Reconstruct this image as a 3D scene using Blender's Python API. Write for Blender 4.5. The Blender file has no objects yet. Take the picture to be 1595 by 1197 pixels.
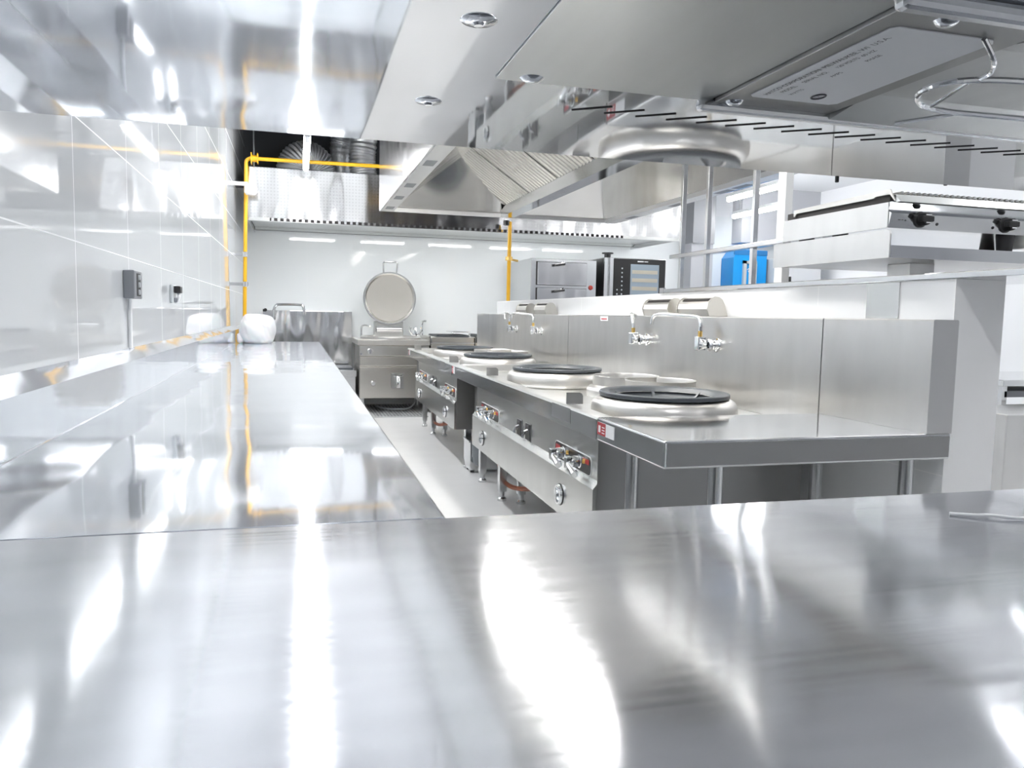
import bpy, bmesh, math, random
from mathutils import Vector, Matrix
random.seed(7)
C = bpy.context.scene.collection
EYE = 1.16                                   # camera height above the floor; heights below are given relative to the eye
# ------------------------------------------------------------------ camera, world, exposure
scn = bpy.context.scene
f_, yaw, pit, rol = 1209.6, 0.270271, -0.0879305, 0.0199269
fw = Vector((math.sin(yaw)*math.cos(pit), math.cos(yaw)*math.cos(pit), math.sin(pit)))
r0 = Vector((math.cos(yaw), -math.sin(yaw), 0)); u0 = r0.cross(fw)
rt = math.cos(rol)*r0 + math.sin(rol)*u0; up = rt.cross(fw)
cam = bpy.data.objects.new('camera', bpy.data.cameras.new('camera')); C.objects.link(cam)
M = Matrix.Identity(4)
for i in range(3):
    M[i][0] = rt[i]; M[i][1] = up[i]; M[i][2] = -fw[i]
M[2][3] = EYE
cam.matrix_world = M
cam.data.sensor_width = 36; cam.data.lens = 36*f_/1595; cam.data.clip_start = 0.02; cam.data.clip_end = 60
scn.camera = cam
w = bpy.data.worlds.new('world'); scn.world = w; w.use_nodes = True
w.node_tree.nodes['Background'].inputs[0].default_value = (0.9, 0.95, 1, 1)
w.node_tree.nodes['Background'].inputs[1].default_value = 0.6
scn.view_settings.view_transform = 'Standard'; scn.view_settings.look = 'None'
scn.view_settings.gamma = 1; scn.view_settings.use_curve_mapping = False
scn.view_settings.exposure = 1.5
cy = scn.cycles
cy.max_bounces = 14; cy.diffuse_bounces = 6; cy.glossy_bounces = 8; cy.transmission_bounces = 6
cy.sample_clamp_indirect = 6.0; cy.caustics_reflective = True; cy.blur_glossy = 0.3
TUBE = 36.0        # emission of the fluorescent tubes

# ------------------------------------------------------------------ materials
def nt(name):
    m = bpy.data.materials.new(name); m.use_nodes = True
    return m, m.node_tree, m.node_tree.nodes['Principled BSDF']
def mat(name, col, rough=.5, metal=0., **kw):
    m, t, b = nt(name)
    b.inputs['Base Color'].default_value = (*col, 1); b.inputs['Roughness'].default_value = rough
    b.inputs['Metallic'].default_value = metal
    for k, v in kw.items(): b.inputs[k].default_value = v
    return m
def emit(name, col, s):
    return mat(name, (.8, .8, .8), .4, 0, **{'Emission Color': (*col, 1), 'Emission Strength': s})
def steel(name, col=(.74, .75, .76), rough=.12, wave=(2.5, .0), brush=None, smudge=0., aniso=None, haze=0.):
    """Sheet steel: low waves of the sheet, brush lines along one axis, smudges in the gloss."""
    m, t, b = nt(name); N = t.nodes; L = t.links
    b.inputs['Metallic'].default_value = 1; b.inputs['Base Color'].default_value = (*col, 1); b.inputs['Roughness'].default_value = rough
    g = N.new('ShaderNodeNewGeometry')
    nrm = None
    if wave[1] > 0:
        n = N.new('ShaderNodeTexNoise'); n.inputs['Scale'].default_value = wave[0]; n.inputs['Detail'].default_value = 1.0
        mp = N.new('ShaderNodeMapping'); mp.inputs['Scale'].default_value = wave[2] if len(wave) > 2 else (1, 1, 1)
        L.new(g.outputs['Position'], mp.inputs['Vector']); L.new(mp.outputs[0], n.inputs['Vector'])
        bp = N.new('ShaderNodeBump'); bp.inputs['Distance'].default_value = wave[1]; bp.inputs['Strength'].default_value = 1
        L.new(n.outputs[0], bp.inputs['Height']); nrm = bp
    if brush:
        n2 = N.new('ShaderNodeTexNoise'); n2.inputs['Scale'].default_value = 1; n2.inputs['Detail'].default_value = 3
        mp2 = N.new('ShaderNodeMapping'); mp2.inputs['Scale'].default_value = brush[0]
        L.new(g.outputs['Position'], mp2.inputs['Vector']); L.new(mp2.outputs[0], n2.inputs['Vector'])
        r = N.new('ShaderNodeMapRange'); r.inputs[3].default_value = rough*(1-brush[1]); r.inputs[4].default_value = rough*(1+brush[1])
        L.new(n2.outputs[0], r.inputs[0]); L.new(r.outputs[0], b.inputs['Roughness'])
    if smudge > 0:
        n3 = N.new('ShaderNodeTexNoise'); n3.inputs['Scale'].default_value = 3; n3.inputs['Detail'].default_value = 2
        mp3 = N.new('ShaderNodeMapping'); mp3.inputs['Scale'].default_value = (1, 3, 1)
        L.new(g.outputs['Position'], mp3.inputs['Vector']); L.new(mp3.outputs[0], n3.inputs['Vector'])
        r3 = N.new('ShaderNodeMapRange'); r3.inputs[1].default_value = .35; r3.inputs[2].default_value = .7
        r3.inputs[3].default_value = 1; r3.inputs[4].default_value = 1-smudge
        L.new(n3.outputs[0], r3.inputs[0])
        mx = N.new('ShaderNodeMix'); mx.data_type = 'RGBA'; mx.blend_type = 'MULTIPLY'; mx.inputs[0].default_value = 1
        mx.inputs[6].default_value = (*col, 1)
        L.new(r3.outputs[0], mx.inputs[7]); L.new(mx.outputs[2], b.inputs['Base Color'])
    if aniso:
        b.inputs['Anisotropic'].default_value = aniso[1]
        cx = N.new('ShaderNodeCombineXYZ')
        for i in range(3): cx.inputs[i].default_value = aniso[0][i]
        L.new(cx.outputs[0], b.inputs['Tangent'])
    if nrm: L.new(nrm.outputs[0], b.inputs['Normal'])
    if haze > 0:      # haze mixed in to lift dark reflections: a second, much rougher one
        b2 = N.new('ShaderNodeBsdfPrincipled'); b2.inputs['Metallic'].default_value = 1
        b2.inputs['Base Color'].default_value = (min(1, col[0]*1.12), min(1, col[1]*1.12), min(1, col[2]*1.14), 1); b2.inputs['Roughness'].default_value = .5
        ms = N.new('ShaderNodeMixShader'); ms.inputs[0].default_value = haze
        L.new(b.outputs[0], ms.inputs[1]); L.new(b2.outputs[0], ms.inputs[2])
        L.new(ms.outputs[0], N['Material Output'].inputs['Surface'])
    return m
def tile(name, col, axes, spacing, origin, rough=.03, grout=.004, gcol=(.93, .94, .95), wave=.0):
    """Glossy wall tile with fine grout lines at a real spacing."""
    m, t, b = nt(name); N = t.nodes; L = t.links
    g = N.new('ShaderNodeNewGeometry'); s = N.new('ShaderNodeSeparateXYZ'); L.new(g.outputs['Position'], s.inputs[0])
    acc = None
    for ax, sp, o in zip(axes, spacing, origin):
        a = N.new('ShaderNodeMath'); a.operation = 'SUBTRACT'; L.new(s.outputs[ax], a.inputs[0]); a.inputs[1].default_value = o - 50*sp
        d = N.new('ShaderNodeMath'); d.operation = 'MODULO'; L.new(a.outputs[0], d.inputs[0]); d.inputs[1].default_value = sp
        c = N.new('ShaderNodeMath'); c.operation = 'LESS_THAN'; L.new(d.outputs[0], c.inputs[0]); c.inputs[1].default_value = grout
        if acc is None: acc = c
        else:
            mx = N.new('ShaderNodeMath'); mx.operation = 'MAXIMUM'; L.new(acc.outputs[0], mx.inputs[0]); L.new(c.outputs[0], mx.inputs[1]); acc = mx
    mix = N.new('ShaderNodeMix'); mix.data_type = 'RGBA'; L.new(acc.outputs[0], mix.inputs[0])
    mix.inputs[6].default_value = (*col, 1); mix.inputs[7].default_value = (*gcol, 1)
    L.new(mix.outputs[2], b.inputs['Base Color'])
    r = N.new('ShaderNodeMapRange'); r.inputs[3].default_value = rough; r.inputs[4].default_value = .6
    L.new(acc.outputs[0], r.inputs[0]); L.new(r.outputs[0], b.inputs['Roughness'])
    b.inputs['IOR'].default_value = 1.6
    if wave > 0:
        n = N.new('ShaderNodeTexNoise'); n.inputs['Scale'].default_value = 3; L.new(g.outputs['Position'], n.inputs['Vector'])
        bp = N.new('ShaderNodeBump'); bp.inputs['Distance'].default_value = wave; L.new(n.outputs[0], bp.inputs['Height']); L.new(bp.outputs[0], b.inputs['Normal'])
    return m

S_LEFT = steel('left_counter_steel', (.74, .765, .80), .06, (1.8, .006), smudge=.08, haze=.17)
S_FRONT = steel('front_counter_steel', (.575, .59, .62), .11, (2.2, .006, (1.5, .4, 1)), brush=((2.5, 90, 1), .45), smudge=.2, aniso=((0, 1, 0), .78), haze=.15)
S_SHELF = steel('shelf_steel', (.68, .695, .715), .03, (2.5, .0015), smudge=.06, haze=.12)
S_COVER = steel('box_cover_steel', (.55, .56, .55), .34, brush=((60, 3, 3), .3))
S_SATIN = steel('satin_steel', (.68, .675, .665), .30, (2, .003), smudge=.08)
S_BODY = steel('range_body_steel', (.62, .63, .62), .24, (3, .003), smudge=.08)
S_LIP = steel('lip_steel', (.68, .69, .70), .11, (3, .002))
S_DECK = steel('deck_steel', (.78, .78, .77), .30, smudge=.08)
S_SPUN = steel('spun_steel', (.66, .645, .62), .34)
S_HOOD = steel('hood_steel', (.74, .73, .71), .14, (2.2, .008), smudge=.05)
S_HOODF = steel('hood_front_steel', (.76, .76, .77), .16, (2.4, .012, (1.5, 1, .6)))
S_PLAIN = steel('plain_steel', (.70, .71, .72), .2)
S_KET = steel('kettle_steel', (.66, .64, .60), .27, smudge=.05)
S_WAVY = steel('wavy_steel', (.90, .90, .90), .11, (2.4, .03, (2, 1, .5)))
CHROME = mat('chrome', (.86, .87, .88), .05, 1)
BRASS = mat('brass', (.75, .50, .16), .3, 1)
IRON = mat('cast_iron', (.070, .080, .092), .42, 0.1)
BLACK = mat('black_plastic', (.012, .012, .013), .35)
RUBBER = mat('dark_rubber', (.02, .02, .022), .6)
DARK = mat('dark_slot', (.02, .018, .018), .7)
YELLOW = mat('yellow_gas_paint', (.74, .40, .01), .35)
HOSE = mat('orange_hose', (.30, .075, .025), .45)
PVC = mat('grey_pvc', (.22, .24, .26), .45)
WHITEP = mat('white_plastic', (.86, .87, .88), .35)
WRAP = mat('white_wrap', (.70, .71, .72), .4, 0, **{'Subsurface Weight': .15})
RED = mat('sticker_red', (.42, .02, .03), .4)
GREYP = mat('grey_plastic', (.22, .23, .25), .4)
GREYD = mat('grey_print', (.12, .12, .13), .5)
LABEL = mat('label_foil', (.84, .85, .86), .35)
INK = mat('label_ink', (.08, .08, .09), .5)
BLUE = mat('blue_paint', (.0, .30, .74), .35)
BLUED = mat('blue_trim_paint', (.01, .16, .42), .35)
GREYS = mat('grey_frame_paint', (.50, .53, .55), .4)
GLASS = mat('oven_glass', (.30, .36, .42), .06, .0)
RACKG = mat('oven_rack_metal', (.50, .46, .38), .3, .6)
WALLP = mat('white_paint', (.86, .87, .89), .5)
GREYW = mat('grey_paint', (.50, .51, .54), .5)
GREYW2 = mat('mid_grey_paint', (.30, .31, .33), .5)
CEIL = mat('ceiling_paint', (.78, .79, .80), .7)
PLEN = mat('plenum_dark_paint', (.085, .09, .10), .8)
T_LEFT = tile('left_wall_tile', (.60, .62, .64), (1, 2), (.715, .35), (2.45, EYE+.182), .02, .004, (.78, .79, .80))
T_BACK = tile('back_wall_tile', (.88, .91, .92), (0, 2), (.715, .35), (-.6, EYE+.182), .03, .0025, (.86, .88, .89), wave=.0008)
T_PART = tile('partition_tile', (.85, .86, .87), (1, 2), (.70, .326), (2.09, EYE-.184), .10, .003, (.9, .9, .9))
def foil():
    m, t, b = nt('duct_foil'); N = t.nodes; L = t.links
    b.inputs['Metallic'].default_value = 1; b.inputs['Base Color'].default_value = (.94, .95, .96, 1); b.inputs['Roughness'].default_value = .45
    v = N.new('ShaderNodeTexVoronoi'); v.inputs['Scale'].default_value = 45
    g = N.new('ShaderNodeNewGeometry'); L.new(g.outputs['Position'], v.inputs['Vector'])
    bp = N.new('ShaderNodeBump'); bp.inputs['Distance'].default_value = .004; bp.inputs['Strength'].default_value = .8
    L.new(v.outputs['Distance'], bp.inputs['Height']); L.new(bp.outputs[0], b.inputs['Normal']); return m
FOIL = foil()
def floor_mat():
    m, t, b = nt('floor_tile'); N = t.nodes; L = t.links
    g = N.new('ShaderNodeNewGeometry'); n = N.new('ShaderNodeTexNoise'); n.inputs['Scale'].default_value = 3; n.inputs['Detail'].default_value = 5
    L.new(g.outputs['Position'], n.inputs['Vector'])
    r = N.new('ShaderNodeMapRange'); r.inputs[3].default_value = .72; r.inputs[4].default_value = .84
    L.new(n.outputs[0], r.inputs[0]); L.new(r.outputs[0], b.inputs['Base Color']); b.inputs['Roughness'].default_value = .3; return m
FLOORM = floor_mat()
def perf_mat():
    """Hood front: embossed fine dot grid on wavy bright sheet."""
    m = steel('dotted_hood_steel', (.78, .78, .79), .12, (2.2, .03, (1.6, 1, .35)))
    t = m.node_tree; N = t.nodes; L = t.links; b = N['Principled BSDF']
    g = N.new('ShaderNodeNewGeometry'); s = N.new('ShaderNodeSeparateXYZ'); L.new(g.outputs['Position'], s.inputs[0])
    acc = None
    for ax in (0, 2):
        k = N.new('ShaderNodeMath'); k.operation = 'MULTIPLY'; L.new(s.outputs[ax], k.inputs[0]); k.inputs[1].default_value = 2*math.pi/.033
        c = N.new('ShaderNodeMath'); c.operation = 'SINE'; L.new(k.outputs[0], c.inputs[0])
        if acc is None: acc = c
        else:
            a = N.new('ShaderNodeMath'); a.operation = 'ADD'; L.new(acc.outputs[0], a.inputs[0]); L.new(c.outputs[0], a.inputs[1]); acc = a
    r = N.new('ShaderNodeMapRange'); r.inputs[1].default_value = .8; r.inputs[2].default_value = 1.6; r.inputs[3].default_value = .74; r.inputs[4].default_value = .60
    L.new(acc.outputs[0], r.inputs[0]); L.new(r.outputs[0], b.inputs['Base Color']); return m
S_DOT = perf_mat()

# ------------------------------------------------------------------ mesh helpers
class MB:
    def __init__(s, warp=None): s.bm = bmesh.new(); s.warp = warp
    def add(s, verts, faces, smooth=False):
        vs = [s.bm.verts.new(v) for v in verts]
        for f in faces:
            try:
                fc = s.bm.faces.new([vs[i] for i in f]); fc.smooth = smooth
            except ValueError: pass
        return s
    def box(s, x0, x1, y0, y1, z0, z1, bev=0., seg=2):
        t = bmesh.new(); bmesh.ops.create_cube(t, size=1)
        for v in t.verts:
            v.co = Vector(((x0+x1)/2+v.co.x*(x1-x0), (y0+y1)/2+v.co.y*(y1-y0), (z0+z1)/2+v.co.z*(z1-z0)))
        if bev > 0: bmesh.ops.bevel(t, geom=t.edges[:], offset=bev, segments=seg, affect='EDGES', profile=.5)
        s._merge(t); return s
    def _merge(s, t, smooth=False):
        t.verts.index_update(); vs = [s.bm.verts.new(v.co) for v in t.verts]
        for f in t.faces:
            try:
                n = s.bm.faces.new([vs[v.index] for v in f.verts]); n.smooth = smooth
            except ValueError: pass
        t.free()
    def prism(s, poly, axis, a, b, bev=0.):
        """poly in the two other axes (x,y,z order), extruded along axis from a to b."""
        def p3(q, c):
            return {0: (c, q[0], q[1]), 1: (q[0], c, q[1]), 2: (q[0], q[1], c)}[axis]
        t = bmesh.new(); A = [t.verts.new(p3(q, a)) for q in poly]; B = [t.verts.new(p3(q, b)) for q in poly]
        n = len(poly); t.faces.new(A); t.faces.new(B[::-1])
        for i in range(n): t.faces.new((A[i], B[i], B[(i+1) % n], A[(i+1) % n]))
        bmesh.ops.recalc_face_normals(t, faces=t.faces[:])
        if bev > 0: bmesh.ops.bevel(t, geom=t.edges[:], offset=bev, segments=2, affect='EDGES', profile=.5)
        s._merge(t); return s
    def lathe(s, prof, c=(0, 0, 0), seg=48, axis=2, smooth=True):
        verts = []; faces = []; n = len(prof)
        for k in range(seg):
            a = 2*math.pi*k/seg
            for r, h in prof:
                q = (r*math.cos(a), r*math.sin(a), h)
                q = {2: q, 1: (q[0], q[2], q[1]), 0: (q[2], q[0], q[1])}[axis]
                verts.append((q[0]+c[0], q[1]+c[1], q[2]+c[2]))
        for k in range(seg):
            k2 = (k+1) % seg
            for i in range(n-1): faces.append((k*n+i, k2*n+i, k2*n+i+1, k*n+i+1))
        t = bmesh.new(); vs = [t.verts.new(v) for v in verts]
        for f in faces:
            fc = t.faces.new([vs[i] for i in f])
        bmesh.ops.remove_doubles(t, verts=t.verts[:], dist=1e-5)
        bmesh.ops.recalc_face_normals(t, faces=t.faces[:])
        s._merge(t, smooth); return s
    def cyl(s, p, q, r, seg=20, r2=None):
        return s.tube([p, q], r, seg, r2)
    def tube(s, pts, r, seg=12, r2=None, closed=False):
        pts = [Vector(p) for p in pts]; n = len(pts); rings = []; t = bmesh.new(); ref = None
        for i, p in enumerate(pts):
            if closed: d = (pts[(i+1) % n]-pts[i-1])
            else: d = (pts[min(i+1, n-1)]-pts[max(i-1, 0)])
            d.normalize()
            if ref is None:
                ref = d.orthogonal().normalized()
            else:
                ref = (ref - d*ref.dot(d)).normalized()
            b = d.cross(ref); rr = r if r2 is None else r+(r2-r)*i/(n-1)
            rings.append([t.verts.new(p+rr*(ref*math.cos(2*math.pi*k/seg)+b*math.sin(2*math.pi*k/seg))) for k in range(seg)])
        for i in range(n if closed else n-1):
            A, B = rings[i], rings[(i+1) % n]
            for k in range(seg): t.faces.new((A[k], A[(k+1) % seg], B[(k+1) % seg], B[k]))
        if not closed: t.faces.new(rings[0][::-1]); t.faces.new(rings[-1])
        bmesh.ops.recalc_face_normals(t, faces=t.faces[:])
        s._merge(t, True); return s
def bez(pts, n=8):
    """Smooth open curve through the points (Catmull-Rom)."""
    P = [Vector(p) for p in pts]; out = []
    for i in range(len(P)-1):
        a = P[max(i-1, 0)]; b = P[i]; c = P[i+1]; d = P[min(i+2, len(P)-1)]
        for k in range(n):
            t = k/n
            out.append(.5*((2*b)+(c-a)*t+(2*a-5*b+4*c-d)*t*t+(3*b-a-3*c+d)*t**3))
    out.append(P[-1]); return out
ROOT = {}
def sharp(me, ang=35):
    keep = [p.use_smooth for p in me.polygons]
    if not any(keep): return
    me.set_sharp_from_angle(angle=math.radians(ang))
    me.polygons.foreach_set('use_smooth', keep)
def build(mb, name, m, parent=None, base=None):
    """Link a mesh as one object; the coordinates were given as (x, y, z relative to the eye)."""
    warp = mb.warp
    for v in mb.bm.verts:
        if warp: v.co = Vector(warp(v.co))
        v.co.z += EYE
    off = ROOT[parent] if parent is not None else None
    if off is None:
        vs = [v.co for v in mb.bm.verts]
        off = Vector(((min(v.x for v in vs)+max(v.x for v in vs))/2, (min(v.y for v in vs)+max(v.y for v in vs))/2, min(v.z for v in vs)))
    for v in mb.bm.verts: v.co -= off
    me = bpy.data.meshes.new(name); mb.bm.to_mesh(me); mb.bm.free(); sharp(me); me.materials.append(m)
    o = bpy.data.objects.new(name, me); C.objects.link(o)
    if parent is not None: o.parent = parent
    else: o.location = off
    ROOT[o] = off
    return o
def tag(o, label, cat, group=None):
    o['label'] = label; o['category'] = cat
    if group: o['group'] = group
    return o
def thing(name, loc, label, cat, group=None):
    o = bpy.data.objects.new(name, None); C.objects.link(o); o.empty_display_size = .1
    o.location = (loc[0], loc[1], loc[2]+EYE); ROOT[o] = Vector(o.location)
    return tag(o, label, cat, group)
def struct(mb, name, m, parent=None):
    o = build(mb, name, m, parent)
    if parent is None: o['kind'] = 'structure'
    return o
def text_mesh(name, body, size, M4, m, parent):
    cu = bpy.data.curves.new(name, 'FONT'); cu.body = body; cu.size = size
    tmp = bpy.data.objects.new(name, cu); C.objects.link(tmp)
    dg = bpy.context.evaluated_depsgraph_get()
    me = bpy.data.meshes.new_from_object(tmp.evaluated_get(dg)); bpy.data.objects.remove(tmp)
    me.transform(M4); me.transform(Matrix.Translation(Vector((0, 0, EYE))-ROOT[parent]))
    me.materials.clear(); me.materials.append(m); me.name = name
    o = bpy.data.objects.new(name, me); C.objects.link(o); o.parent = parent; ROOT[o] = ROOT[parent]
    return o
FL = -EYE
XR, YB, YF, ZC = 7.2, 9.95, -2.6, 1.84
# ------------------------------------------------------------------ the setting
struct(MB().box(-.6, XR, YF, YB, FL-.1, FL), 'floor', FLOORM)
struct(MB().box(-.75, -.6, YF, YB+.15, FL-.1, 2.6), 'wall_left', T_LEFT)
struct(MB().box(-.6, XR, YB, YB+.15, FL-.1, 1.45), 'wall_back', T_BACK)
struct(MB().box(XR, XR+.15, YF, YB+.15, FL-.1, 2.6), 'wall_right', WALLP)
struct(MB().box(-.75, XR+.15, YF-.15, YF, FL-.1, 2.6), 'wall_front', GREYW)
struct(MB().box(-.6, XR, YF, 8.2, ZC, ZC+.1), 'ceiling', CEIL)
struct(MB().box(4.9, XR, 8.2, YB, ZC, ZC+.1), 'trim_1', CEIL)
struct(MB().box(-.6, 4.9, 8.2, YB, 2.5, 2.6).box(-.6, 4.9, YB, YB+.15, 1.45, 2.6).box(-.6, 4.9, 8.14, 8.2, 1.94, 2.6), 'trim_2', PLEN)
struct(MB().box(4.9, XR, YB, YB+.15, 1.45, 1.94), 'trim_6', WALLP)
# column and soffit at the far right of the back wall
struct(MB().box(5.22, 5.55, 9.75, YB, FL, 1.04), 'trim_3', GREYW)
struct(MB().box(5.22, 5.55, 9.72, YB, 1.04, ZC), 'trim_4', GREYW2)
struct(MB().box(5.95, XR, 9.7, YB, 1.08, ZC), 'trim_5', GREYW)
# low white partition behind the wok line
struct(MB().box(2.085, 2.29, 2.09, 8.2, FL, .149), 'wall_partition', T_PART)

# ------------------------------------------------------------------ lights
def tube_fix(x, y0, y1, z, label, chain=True, rad=.018, glow=None):
    t = thing('fluorescent_fixture', (x, (y0+y1)/2, z), label, 'ceiling light', 'fluorescent tube fixtures')
    build(MB().box(x-.03, x+.03, y0, y1, z+.03, z+.07, .005), 'housing', WHITEP, t)
    build(MB().cyl((x, y0+.02, z+.005), (x, y1-.02, z+.005), rad, 16), 'tube', glow or emit_tube, t)
    for ya in (y0, y1-.02): build(MB().box(x-.018, x+.018, ya, ya+.02, z-.015, z+.04), 'socket', WHITEP, t)
    if chain:
        for yy in (y0+.15, y1-.15): build(MB().cyl((x, yy, z+.07), (x, yy, ZC), .006, 8), 'hanger', S_PLAIN, t)
    return t
emit_tube = emit('tube_glow', (1, 1, 1), TUBE)
emit_soft = emit('soft_tube_glow', (1, 1, 1), TUBE*.42)   # tubes on the right, dimmed to keep that side from overexposing
tube_fix(.085, 6.75, 8.1, 1.4, 'glowing tube light hung end-on before the silver ducts above the left counter', rad=.026)
tube_fix(.085, 4.75, 6.1, 1.4, 'tube light hung over the middle of the left counter')
tube_fix(.085, 2.75, 4.1, 1.4, 'tube light hung over the near end of the left counter')
tube_fix(4.95, 7.2, 8.4, 1.42, 'upper of the two glowing tubes seen behind the rack posts', rad=.027, glow=emit_soft)
tube_fix(5.75, 8.4, 9.6, 1.40, 'lower of the two glowing tubes seen behind the rack posts', rad=.027, glow=emit_soft)
for x, y, l in ((.9, .2, 'tube light above the near counter, nearest the camera'), (3.7, .6, 'tube light right of the griddle'),
                (3.7, 2.6, 'tube light behind the griddle'), (3.7, 4.6, 'tube light behind the white partition'), (3.7, 6.6, 'tube light before the black oven'),
                (3.7, -1.5, 'added unseen fill tube behind the camera on the right'), (5.7, .8, 'tube light at the near end of the right wall'), (5.7, 3.0, 'tube light halfway along the right wall'), (5.7, 5.4, 'tube light at the far end of the right wall')):  # the tube behind the camera is added to brighten the partition end
    tube_fix(x, y-.62, y+.62, 1.6, l, glow=emit_soft if x > 3 else None)

# ------------------------------------------------------------------ left counter
t = thing('left_counter', (-.17, 4.7, FL), 'long mirror-bright steel counter running along the tiled left wall', 'counter')
build(MB().prism([(-.557, -.35), (.222, -.35), (.222, -.318), (.214, -.31), (-.555, -.31), (-.557, -.308), (-.557, -.184), (-.599, -.147), (-.599, -.35)], 1, 1.152, 8.23), 'top', S_LEFT, t)
build(MB().box(-.58, .15, 1.2, 8.15, -.98, -.955), 'undershelf', S_PLAIN, t)
for x in (-.5, .12):
    for y in (1.9, 4.2, 6.2, 8.05):
        build(MB().box(x-.022, x+.022, y-.022, y+.022, -1.16, -.35), 'leg', S_PLAIN, t)
# ------------------------------------------------------------------ near counter
t = thing('near_counter', (1.0, .7, FL), 'brushed steel counter filling the foreground under the shelf', 'counter')
build(MB().box(-.599, 2.75, -.15, 1.149, -.35, -.31, .004), 'top', S_FRONT, t)
build(MB().box(-.55, 2.7, -.1, -.08, -1.06, -.35), 'back_panel', S_PLAIN, t)
build(MB().box(-.55, 2.7, -.08, 1.05, -1.0, -.975), 'undershelf', S_PLAIN, t)
build(MB().box(-.55, 2.7, 1.09, 1.11, -.42, -.35), 'apron', S_PLAIN, t)
for x in (-.5, 1.05, 2.65):
    for y in (0, 1.06): build(MB().box(x-.02, x+.02, y-.02, y+.02, -1.16, -.35), 'leg', S_PLAIN, t)
tag(build(MB().tube(bez([(1.022, 1.006, -.307), (1.05, .985, -.306), (1.075, .975, -.305), (1.13, .95, -.307), (1.3, .93, -.307)], 6), .0028, 8), 'plastic_strip', WHITEP),
    'thin white plastic strip lying on the near counter at the right', 'plastic strip')

# ------------------------------------------------------------------ pass shelf with strip heater overhead
SZ = .150
t = thing('pass_shelf', (1.0, .35, SZ), 'polished steel overhead shelf whose mirror underside fills the top of the view', 'shelf')
build(MB().prism([(-.05, SZ), (.700, SZ), (.708, SZ+.004), (.712, SZ+.012), (.712, SZ+.03), (-.05, SZ+.03)], 0, -.599, 2.7), 'shelf_panel', S_SHELF, t)
for (x, y) in ((.090, .402), (.090, .561)):
    build(MB().lathe([(0, -.0032), (.0025, -.0030), (.0035, -.0018), (.009, -.0008), (.0098, 0), (0, 0)], (x, y, SZ), 20), 'dome_screw', CHROME, t)
for k in range(20):
    x = .205+k*.0255; y = .5395+k*.0008
    build(MB().prism([(x-.0125, y+.0085), (x-.0115, y+.0095), (x+.0125, y-.0085), (x+.0115, y-.0095)], 2, SZ-.0006, SZ+.001), 'vent_slot', DARK, t)
for y in (.3, -.02): build(MB().box(2.6, 2.64, y, y+.04, -.31, SZ), 'post', S_PLAIN, t)
for x, h in ((.547, .0155), (.687, .010)):
    build(MB().box(x, x+.0035, .7125, .716, SZ-h+.012, SZ+.02, .001), 'peg', BLACK, t)
t = thing('strip_heater', (.6, .4, .147), 'infrared food strip heater with a printed rating plate fixed under the overhead shelf', 'heater')
build(MB().box(.121, .2715, .12, .491, .1487, .1498, .0003), 'wiring_box', S_COVER, t)
build(MB().lathe([(0, -.003), (.003, -.0028), (.0055, -.0017), (.0078, 0), (0, 0)], (.1425, .482, .1487), 20), 'dome_screw', CHROME, t)
build(MB().box(.2722, .362, .312, .484, .1462, .1498, .0005), 'end_plate', steel('plate_steel', (.36, .36, .35), .35), t)
build(MB().box(.262, 1.55, .484, .494, .141, .1498, .003), 'far_rail', S_PLAIN, t)
build(MB().box(.262, 1.55, .300, .310, .141, .1498, .003), 'near_rail', S_PLAIN, t)
build(MB().prism([(.312, .1425), (.352, .1496), (.444, .1496), (.484, .1425), (.484, .1498), (.312, .1498)], 0, .363, 1.5), 'reflector', S_COVER, t)
for x, y in ((.283, .478), (.303, .320)):
    build(MB().lathe([(0, -.003), (.003, -.0028), (.005, -.0017), (.0062, 0), (0, 0)], (x, y, .1462), 16), 'plate_screw', CHROME, t)
lb = build(MB().prism([(.287, .333), (.345, .333), (.349, .337), (.349, .458), (.345, .462), (.287, .462), (.284, .459), (.284, .336)], 2, .1455, .1461), 'rating_label', LABEL, t)
lb['label'] = 'silver rating plate printed with small dark lettering'
Rm = Matrix(((0, -1, 0, 0), (-1, 0, 0, 0), (0, 0, -1, 0), (0, 0, 0, 1)))
def ptxt(s, size, x, y):
    text_mesh('lettering', s, size, Matrix.Translation((x, y, .1453)) @ Rm, INK, lb)
ptxt('HATCO CORPORATION  MILWAUKEE, WI  U.S.A.', .0050, .2935, .455)
ptxt('MODEL', .0045, .300, .447); ptxt('SERIAL NO.', .0045, .300, .425); ptxt('120 VOLTS  60 HZ', .0040, .300, .395)
ptxt('WATTS', .004, .308, .450); ptxt('AMPS', .004, .308, .41); ptxt('PHASE', .004, .308, .38)
ring = [(.326+.0055*math.cos(a*math.pi/8)*.7, .447+.0055*math.sin(a*math.pi/8), .1452) for a in range(16)]
build(MB().tube(ring, .0006, 6, closed=True), 'approval_mark', INK, lb); ptxt('UL', .004, .3275, .450)
wz = .135
wg = MB().tube(bez([(.337, .331, .145), (.3495, .3365, .138), (.3605, .3475, .136), (.3625, .3565, wz)], 6), .0014, 8)
wg.tube(bez([(.60, .345, wz), (.46, .349, wz), (.389, .353, wz), (.356, .363, wz), (.350, .382, wz), (.363, .402, wz), (.392, .416, wz), (.459, .415, wz), (.6, .413, wz)], 8), .0018, 8)
wg.tube([(.362, .364, wz), (.380, .409, wz)], .0013, 8).tube([(.410, .418, wz), (.391, .452, wz)], .0013, 8)
build(wg, 'wire_guard', CHROME, t)

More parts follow.
